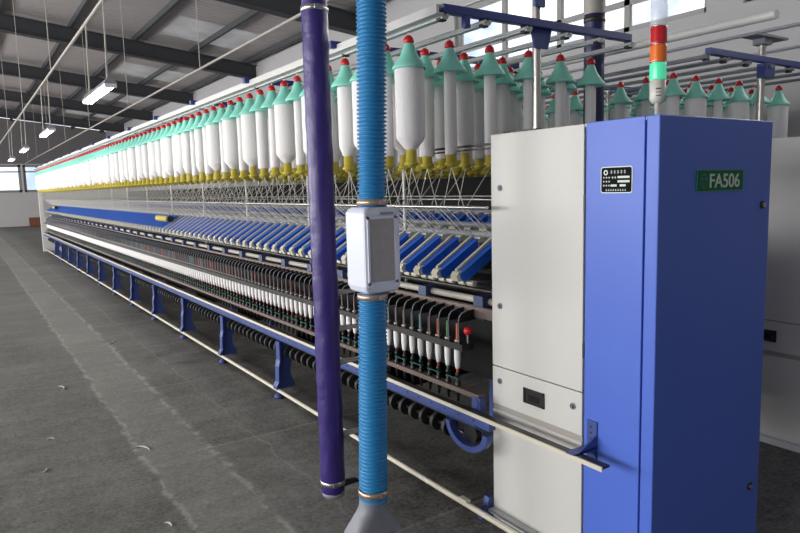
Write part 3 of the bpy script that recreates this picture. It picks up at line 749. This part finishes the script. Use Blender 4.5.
# ------------------------------------------------------------------ second machine behind
M2 = 1.99; M2X = MX + 1.95
f2 = thing('spinning_frame', 'second ring spinning machine standing behind the blue cabinet near the right wall', 'spinning machine', (M2X, 2.3, 0))
G = lambda bm, name, m, **k: bm.build(name, m, f2, **k)
R2 = [4.09, 4.35, 4.63, 4.90, 5.17, 5.47]
for X in [3.87] + R2:
    G(MB().box(X - .016, X + .016, 2.40, YF, 2.332, 2.342).cyl((X - .013, 2.40, 2.346), (X - .013, YF, 2.346), .009, n=8).cyl((X + .013, 2.40, 2.346), (X + .013, YF, 2.346), .009, n=8), 'creel_rail', M['nozzle'])
for k in range(8):
    y = 2.43 + 1.32 * k
    ba = G(MB().box(3.92, 5.6, y - .02, y + .02, 2.362, 2.404), 'cross_arm', M['bar_blue'], bevel=.003)
    if k < 2:
        for X in [3.9] + R2: MB().box(X - .018, X + .018, y - .014, y + .014, 2.322, 2.362).build('rail_clip', M['black'], ba)
    if k == 0:
        MB().box(4.56, 4.68, y - .02, y + .04, 2.27, 2.362).build('column_bracket', M['bar_blue'], ba)
        col = G(MB().cyl((4.62, y + .04, .98), (4.62, y + .04, 2.53), .024, n=20), 'creel_column', M['steel'])
        MB().box(4.42, 4.82, y - .03, y + .09, 2.53, 2.545).box(4.57, 4.67, y - .0, y + .08, 2.49, 2.53).build('cap_plate', M['nozzle'], col)
    else: G(MB().cyl((4.62, y, .98), (4.62, y, 2.362), .02, n=10), 'creel_column', M['steel'])
G(MB().cyl((3.76, 1.94, 2.475), (3.76, YF, 2.475), .026, n=14), 'track_pipe', M['channel'])
G(MB().box(4.0, 4.8, 2.3, YF, .1, 1.05), 'body_panel', M['charcoal']); G(MB().box(4.25, 4.55, 2.35, YF, 1.05, 1.675), 'dark_backing', M['charcoal'])  # upper charcoal block is added to darken the view below the creel
G(MB().box(3.85, 4.0, 2.3, YF, .44, .55), 'spindle_beam', M['frame_blue'])
G(MB().cyl((3.9, 2.3, 1.497), (3.9, YF, 1.497), .0075, n=8), 'guide_rod', M['steel'])
r2 = MB()
for k in range(na): merge(r2, armb, AXc + 1.92, SY0 + PITCH * (2 * k + .5), AZc)
G(MB().cyl((2.24 + 1.92, Y0, 1.345), (2.24 + 1.92, YF, 1.345), .018, n=10), 'arm_shaft', M['nozzle'])
G(r2, 'weighting_arm', AM, stuff=True)
for k in range(13):
    y = 3.34 + 1.32 * k; G(MB().box(3.9, 4.9, y - .03, y + .03, 0, .1), 'base_beam', M['frame_blue'])
for r, X in enumerate(R2):
    for k in range(9):
        i = 2 if r == 5 else [3, 2, 0, 2, 3, 1][(k * 2 + r) % 6]
        lab = '%s white bobbin, %s from near end, %s creel row of second machine' % (KIND[i], ordn(k + 1), ordn(r + 1))
        bobbin(X, 2.78 + .215 * k, i, k < 2, lab, 'roving bobbins hanging in the second machine')

ex = MB(); pcs = []
for j, (n_, b_, m_) in enumerate(pieces(.045, 8)):
    b_.m = [j] * len(b_.m); merge(ex, b_, 0, 0); pcs.append(m_)
ex2 = MB()
for X in R2:
    for k in range(9, 34): merge(ex2, ex, X, 2.78 + .215 * k, BZ)
G(ex2, 'roving_bobbin', pcs, stuff=True)

# ------------------------------------------------------------------ lamps, conduits
def conduit(X, Z, label, ystep, y0):
    t = thing('lighting_conduit', label, 'conduit', (X, 12, Z))
    MB().cyl((X, -3, Z), (X, 37, Z), .016, n=8).build('conduit_pipe', M['conduit'], t)
    y = y0
    while y < 37: MB().cyl((X, y, Z), (X, y, zroof(X) - .0), .006, n=5).build('hanger_wire', M['conduit'], t); y += ystep
LX, LZ = 1.09, 2.49
CZ = 3.18
conduit(1.105, CZ, 'thin grey conduit on hanger wires above the hanging lamps, over the left aisle', 4.6, 5.1)
conduit(2.72, CZ, 'thin grey conduit on hanger wires above the creel of the long machine', 4.4, 4.3)
for n_, yc in enumerate((6.42, 10.6, 14.6, 18.4)):
    lab = ['nearest and largest', 'second nearest', 'third nearest', 'farthest and smallest'][n_] + ' lit fluorescent lamp hanging on two rods over the aisle'
    t = thing('fluorescent_lamp', lab, 'lamp', (LX, yc, LZ), 'fluorescent lamps hanging over the aisle')
    MB().prism([(LX - .022, LZ + .045), (LX + .022, LZ + .045), (LX + .05, LZ + .005), (LX + .046, LZ), (LX - .046, LZ), (LX - .05, LZ + .005)], 'y', yc - .58, yc + .58).build('housing', M['nozzle'], t)
    for dx in (-.027, .027): MB().cyl((LX + dx, yc - .56, LZ - .014), (LX + dx, yc + .56, LZ - .014), .013, n=10).build('tube', M['tubelight'], t)
    for s_ in (-1, 1):
        MB().box(LX - .045, LX + .045, yc + s_ * .57 - .01, yc + s_ * .57 + .01, LZ - .03, LZ).build('lamp_holder', M['white_paint'], t)
        MB().cyl((LX, yc + s_ * .45, LZ + .04), (LX + .015, yc + s_ * .45, CZ), .007, n=6).build('suspension_rod', M['conduit'], t)

# ------------------------------------------------------------------ small things
tag(MB().box(2.95, 3.65, 40.0, 40.7, 0, .42).box(2.94, 3.66, 39.99, 40.71, .42, .46).build('carton', M['carton'], bevel=.01, at=(3.3, 40.35, 0)), 'brown box on the floor by the end wall beyond the machine', 'box')
for (y, lab) in ((8.22, 'yellow roll with a black end lying across the blue weighting arms'), (19.4, 'small yellow roll at the far end of the blue arms')):
    x, z = 2.02, 1.292
    t = thing('cleaning_roll', lab, 'roll', (x, y, z))
    MB().cyl((x, y - .22, z), (x, y + .30, z), .035, n=14).build('roll_body', M['yellow'], t); MB().cyl((x, y - .30, z), (x, y - .221, z), .036, n=14).build('end_cap', M['black'], t)
def lint(x, y, s, a, lab):
    pts = []; rs_ = []
    for i in range(9):
        t_ = -1.2 + 2.4 * i / 8; pts.append((x + s * math.sin(t_ + a), y + s * 1.6 * math.cos(t_ + a), .005)); rs_.append(.0045 * math.sin(PI * (i + .6) / 9.2) + .001)
    tag(MB().tube(pts, rs_, 6).build('lint_scrap', M['lint'], at=(x, y, 0)), lab, 'lint')
lint(.79, 4.2, .055, .6, 'curved white lint scrap on the floor joint in the left aisle')
lint(.53, 6.03, .05, 1.5, 'white lint scrap on the dark floor farthest from the camera in the aisle')
lint(.35, 4.76, .025, .2, 'small white lint scrap on the floor at the left')
lint(.26, 4.25, .02, 2.2, 'tiny grey lint scrap on the floor near the left edge of the photo')
lint(.69, 3.15, .02, 1.0, 'small white lint scrap nearest the camera by the worn floor strip')
lint(1.19, 7.6, .05, 2.4, 'flat white lint scrap on the pale joint line in the aisle')
lint(2.2, 4.3, .03, .4, 'white lint scrap on the floor under the long machine')

# ------------------------------------------------------------------ light
w = bpy.data.worlds.new('World'); SC.world = w; w.use_nodes = True
bg = w.node_tree.nodes['Background']; bg.inputs[1].default_value = 1.7
_n = w.node_tree.nodes.new('ShaderNodeTexNoise'); _n.inputs['Scale'].default_value = 9; _n.inputs['Detail'].default_value = 4
_r = w.node_tree.nodes.new('ShaderNodeValToRGB'); _r.color_ramp.elements[0].position = .4; _r.color_ramp.elements[1].position = .56
_r.color_ramp.elements[0].color = (.36, .45, .62, 1); _r.color_ramp.elements[1].color = (1, 1, 1, 1)
_t = w.node_tree.nodes.new('ShaderNodeTexCoord')
w.node_tree.links.new(_t.outputs['Generated'], _n.inputs['Vector']); w.node_tree.links.new(_n.outputs['Fac'], _r.inputs['Fac']); w.node_tree.links.new(_r.outputs['Color'], bg.inputs[0])
def area(loc, rot, sx_, sy_, e, col=(1, .98, .95)):
    l = bpy.data.lights.new('daylight', 'AREA'); l.shape = 'RECTANGLE'; l.size = sx_; l.size_y = sy_; l.energy = e; l.color = col
    o = bpy.data.objects.new('daylight', l); COL.objects.link(o); o.location = loc; o.rotation_euler = rot
for h in hl:
    area((XL + .02, (h[0] + h[1]) / 2, 2.3), (0, -PI / 2, 0), 2.6, 4.2, 150 if h[0] < 0 else 410)  # the weaker lamp belongs to the added first window, lifting the end door
area((XR + .05, 6.8, 4.0), (0, PI / 2, 0), 1.0, 4.4, 50); area((XR + .05, 1.8, 4.0), (0, PI / 2, 0), 1.0, 4.4, 50)
SC.view_settings.view_transform = 'Standard'; SC.view_settings.look = 'None'; SC.view_settings.gamma = 1; SC.view_settings.use_curve_mapping = False
SC.view_settings.exposure = 0.25
SC.cycles.use_denoising = True
SC.cycles.max_bounces = 8; SC.cycles.diffuse_bounces = 5; SC.cycles.transparent_max_bounces = 12
